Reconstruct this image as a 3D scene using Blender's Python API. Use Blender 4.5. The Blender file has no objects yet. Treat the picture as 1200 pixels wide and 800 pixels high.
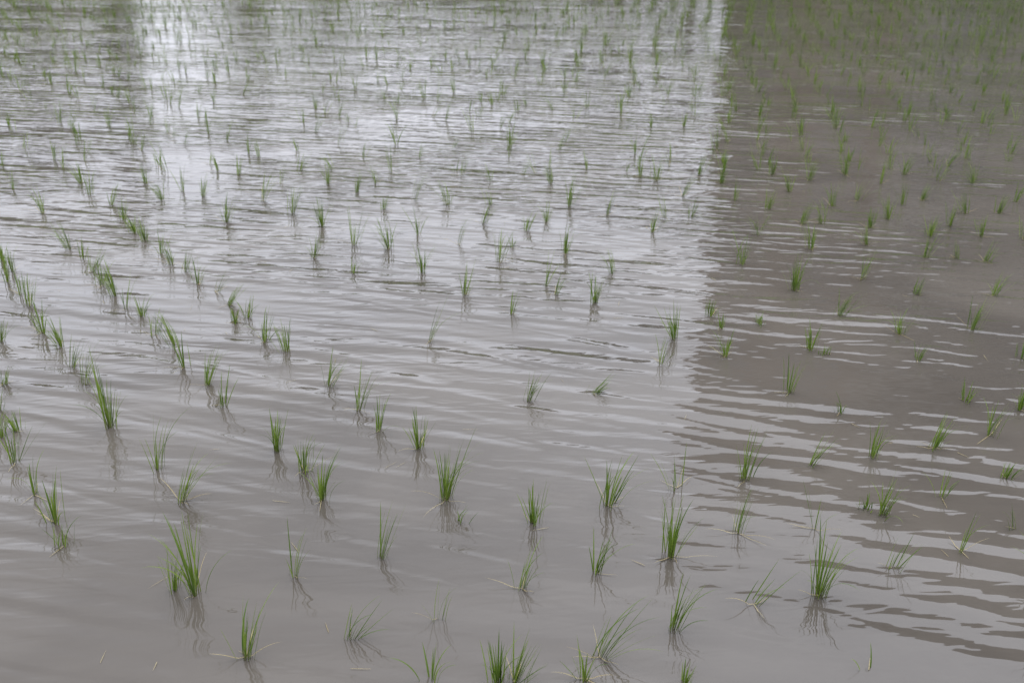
import bpy, math, random
import numpy as np
from mathutils import Vector
random.seed(7); rng=np.random.default_rng(7)
scene=bpy.context.scene
R=math.radians

# ------------------------------------------------------------------ helpers
def mesh_obj(name,verts,faces,mats=(),parent=None,smooth=False,fmat=None):
    me=bpy.data.meshes.new(name); me.from_pydata([tuple(v) for v in verts],[],[tuple(f) for f in faces])
    for m in mats: me.materials.append(m)
    if fmat is not None: me.polygons.foreach_set("material_index",fmat)
    if smooth: me.polygons.foreach_set("use_smooth",[True]*len(me.polygons))
    me.update(); ob=bpy.data.objects.new(name,me); scene.collection.objects.link(ob)
    if parent: ob.parent=parent
    return ob
def empty(name,loc=(0,0,0),rz=0):
    e=bpy.data.objects.new(name,None); e.location=loc; e.rotation_euler=(0,0,rz); scene.collection.objects.link(e); return e
class MB:
    def __init__(s): s.v=[];s.f=[]
    def box(s,x0,x1,y0,y1,z0,z1):
        n=len(s.v)
        s.v+=[(x0,y0,z0),(x1,y0,z0),(x1,y1,z0),(x0,y1,z0),(x0,y0,z1),(x1,y0,z1),(x1,y1,z1),(x0,y1,z1)]
        s.f+=[(n,n+3,n+2,n+1),(n+4,n+5,n+6,n+7),(n,n+1,n+5,n+4),(n+1,n+2,n+6,n+5),(n+2,n+3,n+7,n+6),(n+3,n,n+4,n+7)]
def mat(name):
    m=bpy.data.materials.new(name); m.use_nodes=True
    return m,m.node_tree.nodes,m.node_tree.links,m.node_tree.nodes["Principled BSDF"]
def simple(name,c1,c2,scale=3,rough=.8,bump=0.0,detail=6):
    m,N,L,b=mat(name)
    tc=N.new("ShaderNodeTexCoord"); nz=N.new("ShaderNodeTexNoise"); nz.inputs["Scale"].default_value=scale; nz.inputs["Detail"].default_value=detail
    L.new(tc.outputs["Object"],nz.inputs["Vector"])
    mx=N.new("ShaderNodeMix"); mx.data_type='RGBA'; mx.inputs[6].default_value=(*c1,1); mx.inputs[7].default_value=(*c2,1)
    L.new(nz.outputs["Fac"],mx.inputs[0]); L.new(mx.outputs[2],b.inputs["Base Color"]); b.inputs["Roughness"].default_value=rough
    if bump:
        bp=N.new("ShaderNodeBump"); bp.inputs["Strength"].default_value=bump; L.new(nz.outputs["Fac"],bp.inputs["Height"]); L.new(bp.outputs[0],b.inputs["Normal"])
    return m

# ------------------------------------------------------------------ camera
H=1.9; PITCH=R(25); F=1166.67
cam=bpy.data.cameras.new("camera"); cam.lens=35; cam.sensor_width=36; cam.clip_end=2000; cam.clip_start=.05
co=bpy.data.objects.new("camera",cam); co.location=(0,0,H); co.rotation_euler=(R(90)-PITCH,0,0)
scene.collection.objects.link(co); scene.camera=co
cam.dof.use_dof=True; cam.dof.focus_distance=3.2; cam.dof.aperture_fstop=4.0

# ------------------------------------------------------------------ water
m_water,N,L,b=mat("muddy_water")
tc=N.new("ShaderNodeTexCoord")
def mapping(scale,rot=0,loc=(0,0,0)):
    # rotate first (aligns crests), then stretch
    vr=N.new("ShaderNodeMapping"); vr.inputs["Rotation"].default_value=(0,0,rot); L.new(tc.outputs["Object"],vr.inputs["Vector"])
    mp=N.new("ShaderNodeMapping"); mp.inputs["Scale"].default_value=scale; mp.inputs["Location"].default_value=loc
    L.new(vr.outputs[0],mp.inputs["Vector"]); return mp
def noise(mp,scale,detail=2,dist=0,rough=.5):
    n=N.new("ShaderNodeTexNoise"); n.inputs["Scale"].default_value=scale; n.inputs["Detail"].default_value=detail
    n.inputs["Distortion"].default_value=dist; n.inputs["Roughness"].default_value=rough
    L.new(mp.outputs[0],n.inputs["Vector"]); return n
def mth(op,a,b2=None,c=None):
    n=N.new("ShaderNodeMath"); n.operation=op
    for i,q in enumerate((a,b2,c)):
        if q is None: continue
        if isinstance(q,(int,float)): n.inputs[i].default_value=q
        else: L.new(q,n.inputs[i])
    return n.outputs[0]
def ramp(v,a,b_,lo=0.,hi=1.):
    n=N.new("ShaderNodeMapRange"); n.interpolation_type='SMOOTHSTEP'
    L.new(v,n.inputs[0]); n.inputs[1].default_value=a; n.inputs[2].default_value=b_; n.inputs[3].default_value=lo; n.inputs[4].default_value=hi
    return n.outputs[0]
r1=noise(mapping((2.0,14,1),R(7)),1.0,1.2,.5)
r2=noise(mapping((6,30,1),R(-6),(3,1,0)),1.0,1,.4)
r3=noise(mapping((.6,3.2,1),R(16),(9,4,0)),1.0,2,.6)
r4=noise(mapping((1.6,8.5,1),R(20),(2,7,0)),1.0,1,.7)
# regular wavelets: bands of ~0.11 m, bent by noise
wv=N.new("ShaderNodeTexWave"); wv.wave_type='BANDS'; wv.bands_direction='Y'; wv.wave_profile='SIN'
wv.inputs["Scale"].default_value=1.0; wv.inputs["Distortion"].default_value=5.0; wv.inputs["Detail"].default_value=1.0; wv.inputs["Detail Scale"].default_value=.55
L.new(mapping((.8,2.9,1),R(12),(0,3,0)).outputs[0],wv.inputs["Vector"])
sep=N.new("ShaderNodeSeparateXYZ"); L.new(tc.outputs["Object"],sep.inputs[0])
far=ramp(sep.outputs[1],2.0,8.0,.42,1.3)
near_calm=ramp(sep.outputs[1],2.0,3.8,.65,1.12)
patch=ramp(noise(mapping((.55,1.0,1)),1.0,2).outputs["Fac"],.34,.66,.38,1.35)
amp=mth('MULTIPLY',far,patch)
h1=mth('MULTIPLY',mth('MULTIPLY',r1.outputs["Fac"],.0100),amp)
h2=mth('MULTIPLY',mth('MULTIPLY',r2.outputs["Fac"],.0036),amp)
h4=mth('MULTIPLY',mth('MULTIPLY',r4.outputs["Fac"],.0105),mth('MULTIPLY',patch,near_calm))
h5=mth('MULTIPLY',mth('MULTIPLY',wv.outputs["Fac"],.0021),mth('MULTIPLY',patch,near_calm))
h3=mth('MULTIPLY',mth('MULTIPLY',r3.outputs["Fac"],.018),near_calm)
hh=mth('ADD',mth('ADD',mth('ADD',mth('ADD',h1,h2),h3),h4),h5)
bp=N.new("ShaderNodeBump"); bp.inputs["Strength"].default_value=1; bp.inputs["Distance"].default_value=1
L.new(hh,bp.inputs["Height"]); L.new(bp.outputs[0],b.inputs["Normal"])
mud=noise(mapping((.7,1.0,1),0,(5,2,0)),1.0,5,.8,.55)
mx=N.new("ShaderNodeMix"); mx.data_type='RGBA'; mx.inputs[6].default_value=(.056,.0485,.040,1); mx.inputs[7].default_value=(.078,.068,.056,1)
L.new(ramp(mud.outputs["Fac"],.3,.7),mx.inputs[0]); L.new(mx.outputs[2],b.inputs["Base Color"])
b.inputs["Roughness"].default_value=.015; b.inputs["IOR"].default_value=1.36
WX0,WX1,WY0,WY1=-20,14,1.3,25
mesh_obj("paddy_water",[(WX0,WY0,0),(WX1,WY0,0),(WX1,WY1,0),(WX0,WY1,0)],[(0,1,2,3)],[m_water])

# ------------------------------------------------------------------ ground and bunds
m_ground=simple("grassy_soil",(.05,.065,.025),(.11,.09,.06),.8,.95,.3)
g=900
mesh_obj("ground",[(-g,-g,-.12),(g,-g,-.12),(g,g,-.12),(-g,g,-.12)],[(0,1,2,3)],[m_ground])
m_bund=simple("bund_soil",(.045,.06,.02),(.12,.10,.07),4,.95,.5)
def bund(name,p0,p1,w=.5,h=.28):
    p0=Vector(p0);p1=Vector(p1);d=(p1-p0);n=int(d.length/.4);d.normalize();s=Vector((-d.y,d.x))
    prof=[(-1.0,-.13),(-.75,.35),(-.45,.9),(0,1.0),(.45,.92),(.75,.4),(1.0,-.13)]
    V=[];Fc=[]
    for i in range(n+1):
        c=p0.lerp(p1,i/n)
        for a,z in prof:
            q=c+s*(a*w+random.uniform(-.03,.03)); V.append((q.x,q.y,(z*h+random.uniform(-.02,.02)) if z>0 else -.13))
    k=len(prof)
    for i in range(n):
        for j in range(k-1): Fc.append((i*k+j,i*k+j+1,(i+1)*k+j+1,(i+1)*k+j))
    return mesh_obj(name,V,Fc,[m_bund],smooth=True)
bund("earth_bund",(WX0-1,WY1),(WX1+1,WY1))
bund("earth_bund",(WX0,WY0-1),(WX0,WY1+1))
bund("earth_bund",(WX1,WY0-1),(WX1,WY1+1))
m_path=simple("farm_path_gravel",(.16,.15,.13),(.26,.24,.21),6,.95,.4)
V=[];Fc=[]
for i in range(61):
    x=-30+i; j=random.uniform(-.03,.03)
    V+=[(x,1.42+j,-.13),(x,1.1+j,.22),(x,.7,.42),(x,-2.2,.42),(x,-3.2,-.13)]
for i in range(60):
    for j in range(4): Fc.append((i*5+j,(i+1)*5+j,(i+1)*5+j+1,i*5+j+1))
mesh_obj("farm_path",V,Fc,[m_path])

# ------------------------------------------------------------------ rice seedlings
# near plants: field survey (sight x, sight y, apparent height) of each clump's foot, intersected with the water
# plane to give its true ground position; everything is then built at that place in metres.
S="""288,770,72 410,748,52 513,725,58 505,798,60 583,800,60 603,800,62 685,795,60 703,770,80 790,738,65 802,803,32 883,708,60 960,698,72 1018,785,40 205,690,55 228,697,92 345,675,62 447,655,65 612,690,60 698,672,58 787,652,68 865,625,60 955,620,58 1045,665,50 1125,645,50 65,612,60 75,640,40 40,580,55 2,512,40 18,542,55 185,550,70 212,587,68 325,528,50 357,552,52 377,585,58 445,503,50 420,480,50 385,452,45 490,525,45 523,585,72 540,612,28 625,613,58 712,592,60 793,572,50 873,562,60 948,545,45 1022,535,50 1033,603,50 1103,583,45 1095,525,40 1160,510,45 1190,620,32 130,500,75 100,450,50 85,430,40 72,405,35 50,390,40 215,430,45 243,450,45 262,475,45 205,405,40 183,392,35 167,370,26 148,362,45 310,400,42 335,412,42 135,347,40 120,335,40 502,400,50 545,345,38 585,307,45 600,367,30 618,470,38 695,460,25 640,335,40 650,345,30 697,355,34 718,320,30 663,297,32 790,397,40 775,425,35 833,370,25 850,417,32 925,460,40 950,410,35 983,370,36 985,482,22 1055,392,32 1075,422,20 1140,387,40 1165,347,32 930,340,40 870,310,36 1010,327,35 1015,287,27 1085,302,35 950,292,30 900,245,26 495,320,35 455,292,36 415,287,40 368,302,30 377,265,32 343,250,35 308,235,38 265,260,34 215,225,30 238,230,25 490,275,32 538,287,34 485,235,35 565,262,28 525,240,28 617,270,25 668,242,35 712,252,30 765,272,28 770,212,30 10,330,42 35,357,40 25,345,30 3,305,22 3,195,22 15,222,26 50,250,34 82,292,32 98,303,26 108,318,34 14,318,30 65,187,26 75,198,24 95,215,26 105,228,28 130,240,30 145,257,28 158,273,26 170,282,28 188,297,26 200,310,34 217,318,32 232,333,32 252,342,32 268,357,30 290,372,28 276,378,22 1033,215,28 1060,205,26 1100,212,28 1130,250,26 1150,277,26 1190,237,28 1113,265,28 1090,277,26 1140,215,24 860,235,26 888,275,28 925,225,28 962,262,30 940,262,26 975,242,26 1005,235,28 1040,257,26 1058,240,24 1020,267,24 1120,302,24 1155,307,26 800,230,28 780,255,26 750,207,26 820,205,26 645,215,24 612,205,24 575,212,22 540,205,24 575,240,20 640,260,22 418,225,24 440,215,24 385,215,26 352,200,24 280,205,24 330,215,20 190,235,24 170,215,24 450,245,18 600,290,18 415,320,18 1198,280,26 1195,480,30 1198,420,20 1178,560,22 0,400,30 0,480,30 20,505,24 5,450,22 810,255,22 845,215,24 905,205,24 948,212,26 990,205,26 1170,250,24 1080,235,22 1110,195,24 845,385,20 890,380,14 1015,595,18 1075,345,20 965,415,14 1130,470,26"""
# special habits: lean angle (deg, + = to the right) and fullness
special={(410,748):(22,.6),(703,770):(20,.8),(883,708):(28,.35),(345,675):(8,.45),(447,655):(12,.8),(212,587):(16,.9),(385,452):(20,.8),
 (420,480):(12,.8),(505,798):(0,.4),(513,725):(4,.35),(695,460):(48,.9),(618,470):(12,1.2),(865,625):(4,.6),(955,620):(2,.3),(1018,785):(-8,.12),
 (523,585):(4,1.6),(228,697):(-3,1.3),(130,500):(0,1.5),(960,698):(6,1.5),(787,652):(3,1.5),(790,738):(12,1.0),(948,545):(18,.6),
 (540,612):(10,.4),(793,572):(0,.35),(1125,645):(6,.3),(1190,620):(-12,.3),(1045,665):(12,.5),(583,800):(0,1.5),(603,800):(14,1.4),(612,690):(10,.7),
 (325,528):(2,1.4),(377,585):(2,1.3),(357,552):(4,1.2),(1033,603):(6,1.2),(930,340):(0,1.5),(185,550):(4,.7),(40,580):(0,.4),(1103,583):(4,.4),
 (288,770):(8,1.0),(712,592):(4,1.2),(625,613):(2,1.1),(873,562):(6,1.0),(698,672):(4,.9),(205,690):(4,1.0),(65,612):(2,1.1)}
st,ct=math.sin(PITCH),math.cos(PITCH)
clumps=[]   # X,Y,height,lean,fullness,near
for s in S.split():
    a,c,hp=map(float,s.split(','))
    t=H/(F*st+(c-400)*ct)
    X=t*(a-600);Y=t*(F*ct-(c-400)*st)
    hm=hp*H/(c+144)*1.33
    ln,fu=special.get((int(a),int(c)),(random.gauss(3,8),random.uniform(.45,1.25)))
    clumps.append((X,Y,hm,ln,fu))
near_n=len(clumps)
def add_grid(origin,direc,row,step,keep,region,jit):
    d=Vector(direc).normalized(); p=Vector((d.y,-d.x))
    for i in range(-140,141):
        off=random.uniform(0,step)
        for j in range(-160,161):
            q=Vector(origin)+p*(i*row)+d*(j*step+off)
            X=q.x+random.gauss(0,jit)+.10*math.sin(q.y*.8); Y=q.y+random.gauss(0,jit)
            if not(WX0+.5<X<WX1-.5 and WY0+.4<Y<WY1-.6): continue
            if not region(X,Y): continue
            if random.random()>keep(X,Y): continue
            clumps.append((X,Y,max(.09,random.gauss(.182,.038)),random.gauss(2,9),random.uniform(.35,1.25)))
def visible_near(X,Y): return Y<6.85 and abs(X)<.60*Y+.15
split=lambda Y:-.02*Y
def keep(X,Y):
    r=X/Y
    if r<-.30: k=.66
    elif r<.1: k=.48
    elif r<.2: k=.62
    else: k=.95
    if Y>11: k=min(1,k*1.2)
    if Y>15: k=min(1,k*1.2)
    return k
add_grid((-2.16,4.17),(-.57,.82),.34,.24,keep,lambda X,Y:X<split(Y) and not visible_near(X,Y),.028)
add_grid((2,6),(.16,.98),.31,.22,keep,lambda X,Y:X>=split(Y) and not visible_near(X,Y),.034)

def build_blades(B,seg,V,Fc,C,base):
    # B columns: x,y,az,th0,kap,len,width,kind,rnd
    n=len(B); s=np.linspace(0,1,seg+1)
    th=B[:,3:4]+B[:,4:5]*s[None,:]**1.6
    ds=B[:,5:6]/seg
    r=np.concatenate([np.zeros((n,1)),np.cumsum(np.sin((th[:,1:]+th[:,:-1])/2)*ds,axis=1)],1)
    z=np.concatenate([np.zeros((n,1)),np.cumsum(np.cos((th[:,1:]+th[:,:-1])/2)*ds,axis=1)],1)-.012
    z=np.where(B[:,7:8]>.5,np.maximum(z,.003),z)
    ca=np.cos(B[:,2:3]);sa=np.sin(B[:,2:3])
    cx=B[:,0:1]+r*ca; cy=B[:,1:2]+r*sa
    w=B[:,6:7]*(np.clip(.55+1.2*s,0,1)*np.clip(1-s,0,1)**.55)[None,:]*.5
    tw=B[:,8:9]*1.2-.6+ .5*s[None,:]
    wx=-sa*np.cos(tw)+ca*np.sin(tw)*.7; wy=ca*np.cos(tw)+sa*np.sin(tw)*.7
    P=np.empty((n,seg+1,3,3))
    P[:,:,0]=np.stack([cx-wx*w,cy-wy*w,z],-1)
    P[:,:,1]=np.stack([cx+ca*np.cos(th)*w*.35,cy+sa*np.cos(th)*w*.35,z-np.sin(th)*w*.35],-1)
    P[:,:,2]=np.stack([cx+wx*w,cy+wy*w,z],-1)
    idx=np.arange(n*(seg+1)*3).reshape(n,seg+1,3)+base
    q=np.stack([idx[:,:-1,:-1],idx[:,:-1,1:],idx[:,1:,1:],idx[:,1:,:-1]],-1).reshape(-1,4)
    col=np.zeros((n,seg+1,3,4)); col[...,0]=s[None,:,None]; col[...,1]=B[:,7][:,None,None]; col[...,2]=B[:,8][:,None,None]; col[...,3]=1
    V.append(P.reshape(-1,3));Fc.append(q);C.append(col.reshape(-1,4))
    return base+n*(seg+1)*3
def blades_for(c,near):
    X,Y,h,ln,fu=c; out=[]
    nb=max(1,int(round((20 if near else 9)*fu)))
    la=R(ln)
    spread=random.uniform(.05,.13)
    for k in range(nb):
        az=random.uniform(0,2*math.pi); th0=abs(random.gauss(0,spread))+.01
        if random.random()<.12: th0+=random.uniform(.15,.4)
        L_=h*random.uniform(.5,1.05)*(1.0 if k else 1.1)
        vx=math.sin(th0)*math.cos(az)+math.sin(la); vy=math.sin(th0)*math.sin(az)+.02
        az2=math.atan2(vy,vx); t=min(1.2,math.hypot(vx,vy))
        kap=random.uniform(.03,.3) if random.random()<.75 else random.uniform(.5,1.4)
        rr=abs(random.gauss(0,.012))
        out.append((X+rr*math.cos(az),Y+rr*math.sin(az),az2,t,kap,L_/max(.5,math.cos(t*.8)),random.uniform(.0038,.0068)*(1 if near else 1.3),0,random.random()))
    nd=0
    if near: nd=random.choice([0,1,1,2,3,4])
    elif random.random()<.5: nd=1
    if fu<.2: nd=1
    for k in range(nd):
        az=random.uniform(0,2*math.pi)
        out.append((X,Y,az,random.uniform(.7,1.25),random.uniform(.3,.9),h*random.uniform(.3,.7),random.uniform(.0024,.0042),1,random.random()))
    return out
V=[];Fc=[];C=[];base=0
nearB=[b_ for c in clumps[:near_n] for b_ in blades_for(c,True)]
for i in range(70):
    Y=random.uniform(1.9,7); X=random.uniform(-.55,.6)*Y
    nearB.append((X,Y,random.uniform(0,6.28),1.5,.07,random.uniform(.02,.07),random.uniform(.0015,.003),1,random.random()))
farB=[b_ for c in clumps[near_n:] for b_ in blades_for(c,False)]
base=build_blades(np.array(nearB),9,V,Fc,C,base)
base=build_blades(np.array(farB),4,V,Fc,C,base)
V=np.concatenate(V);Fc=np.concatenate(Fc);C=np.concatenate(C)
me=bpy.data.meshes.new("rice_seedlings"); me.vertices.add(len(V)); me.vertices.foreach_set("co",V.ravel().astype(np.float32))
me.loops.add(len(Fc)*4); me.loops.foreach_set("vertex_index",Fc.ravel().astype(np.int32))
me.polygons.add(len(Fc)); me.polygons.foreach_set("loop_start",(np.arange(len(Fc))*4).astype(np.int32)); me.polygons.foreach_set("loop_total",np.full(len(Fc),4,np.int32))
me.polygons.foreach_set("use_smooth",np.ones(len(Fc),bool))
ca_=me.color_attributes.new("leaf","FLOAT_COLOR","POINT"); ca_.data.foreach_set("color",C.ravel().astype(np.float32))
me.update(calc_edges=True)
m_leaf,N,L,b=mat("rice_leaf")
at=N.new("ShaderNodeAttribute"); at.attribute_name="leaf"; sp=N.new("ShaderNodeSeparateColor"); L.new(at.outputs["Color"],sp.inputs[0])
def mixc(f,a,c):
    n=N.new("ShaderNodeMix"); n.data_type='RGBA'
    for i,q in ((0,f),(6,a),(7,c)):
        if isinstance(q,tuple): n.inputs[i].default_value=(*q,1)
        else: L.new(q,n.inputs[i])
    return n.outputs[2]
g1=mixc(sp.outputs[2],(.050,.095,.012),(.16,.225,.034))
rb=N.new("ShaderNodeMapRange"); L.new(sp.outputs[0],rb.inputs[0]); rb.inputs[1].default_value=0; rb.inputs[2].default_value=.22
g2=mixc(rb.outputs[0],(.12,.12,.045),g1)
g3=mixc(sp.outputs[2],(.30,.24,.12),(.40,.34,.19))
cc=mixc(sp.outputs[1],g2,g3)
L.new(cc,b.inputs["Base Color"]); b.inputs["Roughness"].default_value=.5; b.inputs["Specular IOR Level"].default_value=.2
tr=N.new("ShaderNodeBsdfTranslucent"); L.new(cc,tr.inputs[0]); ms=N.new("ShaderNodeMixShader"); ms.inputs[0].default_value=.4
L.new(b.outputs[0],ms.inputs[1]); L.new(tr.outputs[0],ms.inputs[2]); L.new(ms.outputs[0],N["Material Output"].inputs[0])
me.materials.append(m_leaf)
ob=bpy.data.objects.new("rice_seedlings",me); scene.collection.objects.link(ob)

# ------------------------------------------------------------------ buildings round the field (seen mirrored in the water)
m_glass,N,L,b=mat("window_glass"); b.inputs["Base Color"].default_value=(.03,.035,.04,1); b.inputs["Roughness"].default_value=.08
m_frame=simple("window_frame",(.3,.3,.3),(.36,.36,.36),5,.5)
m_conc=simple("concrete_trim",(.22,.21,.20),(.30,.29,.27),1.5,.85)
m_brown=simple("brown_tile_wall",(.095,.067,.047),(.125,.093,.068),.7,.8)
m_grey=simple("grey_render_wall",(.14,.128,.115),(.21,.195,.175),.6,.85)
m_cream=simple("weathered_wall",(.10,.092,.083),(.14,.13,.12),.6,.85)
def apartment(name,x,y,rz,length,depth,floors,wallm,fh=3.0,balcony=True,base=-.12):
    e=empty(name,(x,y,base),rz); Ht=floors*fh+.3
    w=MB(); w.box(0,length,0,depth,0,Ht); mesh_obj("walls",w.v,w.f,[wallm],e)
    r=MB(); t=.2
    r.box(-.15,length+.15,-.15,t,Ht,Ht+.7); r.box(-.15,length+.15,depth-t,depth+.15,Ht,Ht+.7)
    r.box(-.15,t,t,depth-t,Ht,Ht+.7); r.box(length-t,length+.15,t,depth-t,Ht,Ht+.7); r.box(length*.4,length*.4+4,depth*.3,depth*.3+3.5,Ht,Ht+2.4)
    mesh_obj("roof_parapet",r.v,r.f,[m_conc],e)
    fr=MB();gl=MB();bl=MB(); n=max(1,int(length//3.6)); sx=length/n
    for f in range(floors):
        for i in range(n):
            cx=(i+.5)*sx; z0=f*fh+.9; z1=z0+1.45
            if f==0 and i==n//2: continue
            fr.box(cx-1.0,cx+1.0,-.05,.0-.002,z0-.08,z1+.08)
            gl.box(cx-.93,cx-.03,-.075,-.052,z0,z1); gl.box(cx+.03,cx+.93,-.075,-.052,z0,z1)
            if balcony and f>0 and i%2==0:
                bl.box(cx-1.5,cx+1.5,-1.2,-.08,f*fh+.05,f*fh+.2); bl.box(cx-1.5,cx+1.5,-1.2,-1.1,f*fh+.2,f*fh+1.15)
        m=max(1,int(depth//4)); sy=depth/m
        for i in range(m):
            cy=(i+.5)*sy; z0=f*fh+1.0
            fr.box(-.05,-.002,cy-.6,cy+.6,z0-.08,z0+1.28); gl.box(-.075,-.052,cy-.53,cy+.53,z0,z0+1.2)
    mesh_obj("window_frames",fr.v,fr.f,[m_frame],e); mesh_obj("window_panes",gl.v,gl.f,[m_glass],e)
    if bl.v: mesh_obj("balconies",bl.v,bl.f,[m_conc],e)
    d=MB(); cx=(n//2+.5)*sx; d.box(cx-.8,cx+.8,-.06,-.002,0,2.3); mesh_obj("entrance_door",d.v,d.f,[m_brown],e)
    return e
ang=math.atan2(24.4-38.4,15.7-7.8)
dx,dy=math.cos(ang),math.sin(ang)
apartment("brown_apartment_building",7.8,38.4,ang,8.5,11,6,m_brown,balcony=False)
apartment("grey_apartment_building",7.8+dx*8.6,38.4+dy*8.6,ang,24,10,6,m_grey)
apartment("apartment_building",-36.5,50,R(4),14,9,3,m_cream)

# ------------------------------------------------------------------ trees
m_bark=simple("bark",(.06,.045,.03),(.11,.085,.06),6,.95,.5)
m_fol=simple("tree_foliage",(.025,.042,.013),(.065,.09,.028),1.5,.7)
def tree(name,x,y,h,r,slim=False):
    e=empty(name,(x,y,-.12),random.uniform(0,6)); V=[];Fc=[]
    def limb(p,q,r0,r1,k=7):
        p=Vector(p);q=Vector(q);d=(q-p).normalized();u=d.orthogonal().normalized();v=d.cross(u);n=len(V)
        for c,rr in ((p,r0),((p+q)/2+u*.06,(r0+r1)/2),(q,r1)):
            for i in range(k):
                a=2*math.pi*i/k; V.append(c+u*math.cos(a)*rr+v*math.sin(a)*rr)
        for s in range(2):
            for i in range(k): Fc.append((n+s*k+i,n+s*k+(i+1)%k,n+(s+1)*k+(i+1)%k,n+(s+1)*k+i))
    limb((0,0,0),(0,0,h*.8),h*.028,h*.008)
    cs=[]
    for i in range(26 if slim else 24):
        f=random.uniform(.12 if slim else .22,.97); a=random.uniform(0,6.28)
        rad=(r*(1-f)**.6 if slim else r*math.sin(min(1,(f-.08)/.92)*math.pi)**.5)*random.uniform(.4,.9)
        c=Vector((math.cos(a)*rad,math.sin(a)*rad,h*f)); cs.append((c,(r*.45 if slim else r*.42)*random.uniform(.7,1.2)))
        limb((0,0,max(.2,h*f-rad*.7)),c,h*.008,h*.002,5)
    mesh_obj("trunk_and_limbs",V,Fc,[m_bark],e,True)
    n=3600; LV=np.empty((n,4,3))
    for i in range(n):
        c,cr=random.choice(cs); d=Vector((random.gauss(0,1),random.gauss(0,1),random.gauss(0,.8))).normalized()*cr*random.random()**.4
        p=c+d; s=random.uniform(.09,.17); u=Vector((random.gauss(0,1),random.gauss(0,1),random.gauss(0,1))).normalized(); v=u.orthogonal().normalized()
        LV[i]=[p-u*s,p+v*s*.6,p+u*s,p-v*s*.6]
    mesh_obj("foliage",LV.reshape(-1,3),np.arange(n*4).reshape(n,4).tolist(),[m_fol],e)
for x,y,h,r in [(-9.8,38,6.4,1.9),(-7.0,39,7.0,2.0),(-4.0,37.5,4.4,1.6),(-1.3,38,5.4,1.9),(1.2,39,6.8,2.3),(3.8,38,7.4,2.5),(6.4,37,7.0,2.2),(-20.5,40,7.0,2.2),(-25,41,8,3)]:
    tree("broadleaf_tree",x,y,h,r)
tree("cypress_tree",-13.9,36,8.6,1.15,True)
tree("cypress_tree",-17.6,37,8.6,1.1,True)

# ------------------------------------------------------------------ sky + light (bright hazy overcast)
SE,SR=R(68),R(40)      # sun elevation, azimuth clockwise from +Y
sund=Vector((math.sin(SR)*math.cos(SE),math.cos(SR)*math.cos(SE),math.sin(SE)))
w=bpy.data.worlds.new("World"); scene.world=w; w.use_nodes=True; N=w.node_tree.nodes; L=w.node_tree.links
bg=N["Background"]; bg.inputs[1].default_value=.13
sky=N.new("ShaderNodeTexSky"); sky.sky_type='NISHITA'; sky.sun_disc=False; sky.sun_elevation=SE; sky.sun_rotation=SR; sky.dust_density=3
hs=N.new("ShaderNodeHueSaturation"); hs.inputs["Saturation"].default_value=.35; L.new(sky.outputs[0],hs.inputs["Color"])
tc=N.new("ShaderNodeTexCoord"); mp=N.new("ShaderNodeMapping"); mp.inputs["Scale"].default_value=(1.2,1.2,4); L.new(tc.outputs["Generated"],mp.inputs[0])
nz=N.new("ShaderNodeTexNoise"); nz.inputs["Scale"].default_value=1.6; nz.inputs["Detail"].default_value=4; nz.inputs["Roughness"].default_value=.5; L.new(mp.outputs[0],nz.inputs["Vector"])
cr=N.new("ShaderNodeValToRGB"); cr.color_ramp.elements[0].position=.3; cr.color_ramp.elements[1].position=.7
cr.color_ramp.elements[0].color=(15.0,15.7,18.0,1); cr.color_ramp.elements[1].color=(19,19.6,21.6,1); L.new(nz.outputs["Fac"],cr.inputs[0])
# bright haze low over the horizon, greyer cloud higher up
sx=N.new("ShaderNodeSeparateXYZ"); L.new(tc.outputs["Generated"],sx.inputs[0])
er=N.new("ShaderNodeValToRGB"); L.new(sx.outputs[2],er.inputs[0])
els=er.color_ramp.elements; els[0].position=0; els[0].color=(.55,.55,.55,1); els[1].position=.8; els[1].color=(.85,.85,.85,1)
e2=els.new(.30); e2.color=(1.4,1.4,1.4,1); e3=els.new(.55); e3.color=(.92,.92,.92,1); e4=els.new(.14); e4.color=(.85,.85,.85,1)
ml=N.new("ShaderNodeMix"); ml.data_type='RGBA'; ml.blend_type='MULTIPLY'; ml.inputs[0].default_value=1
L.new(cr.outputs[0],ml.inputs[6]); L.new(er.outputs[0],ml.inputs[7])
# glow of the veiled sun
nm=N.new("ShaderNodeVectorMath"); nm.operation='NORMALIZE'; L.new(tc.outputs["Generated"],nm.inputs[0])
dt=N.new("ShaderNodeVectorMath"); dt.operation='DOT_PRODUCT'; L.new(nm.outputs[0],dt.inputs[0]); dt.inputs[1].default_value=tuple(sund)
gl=N.new("ShaderNodeMapRange"); gl.interpolation_type='SMOOTHSTEP'; L.new(dt.outputs["Value"],gl.inputs[0])
gl.inputs[1].default_value=.68; gl.inputs[2].default_value=1.0; gl.inputs[3].default_value=1.0; gl.inputs[4].default_value=2.6
gm=N.new("ShaderNodeVectorMath"); gm.operation='SCALE'; L.new(ml.outputs[2],gm.inputs[0]); L.new(gl.outputs[0],gm.inputs["Scale"])
mx=N.new("ShaderNodeMix"); mx.data_type='RGBA'; mx.inputs[0].default_value=.85; L.new(hs.outputs[0],mx.inputs[6]); L.new(gm.outputs[0],mx.inputs[7])
L.new(mx.outputs[2],bg.inputs[0])
sl=bpy.data.lights.new("sun","SUN"); sl.energy=.8; sl.angle=R(20); sl.color=(1,.97,.93)
so=bpy.data.objects.new("sun",sl); scene.collection.objects.link(so)
so.rotation_euler=(-sund).to_track_quat('-Z','Y').to_euler()
scene.view_settings.view_transform='Standard'; scene.view_settings.look='None'; scene.view_settings.exposure=0
print("clumps",len(clumps),"verts",len(V))
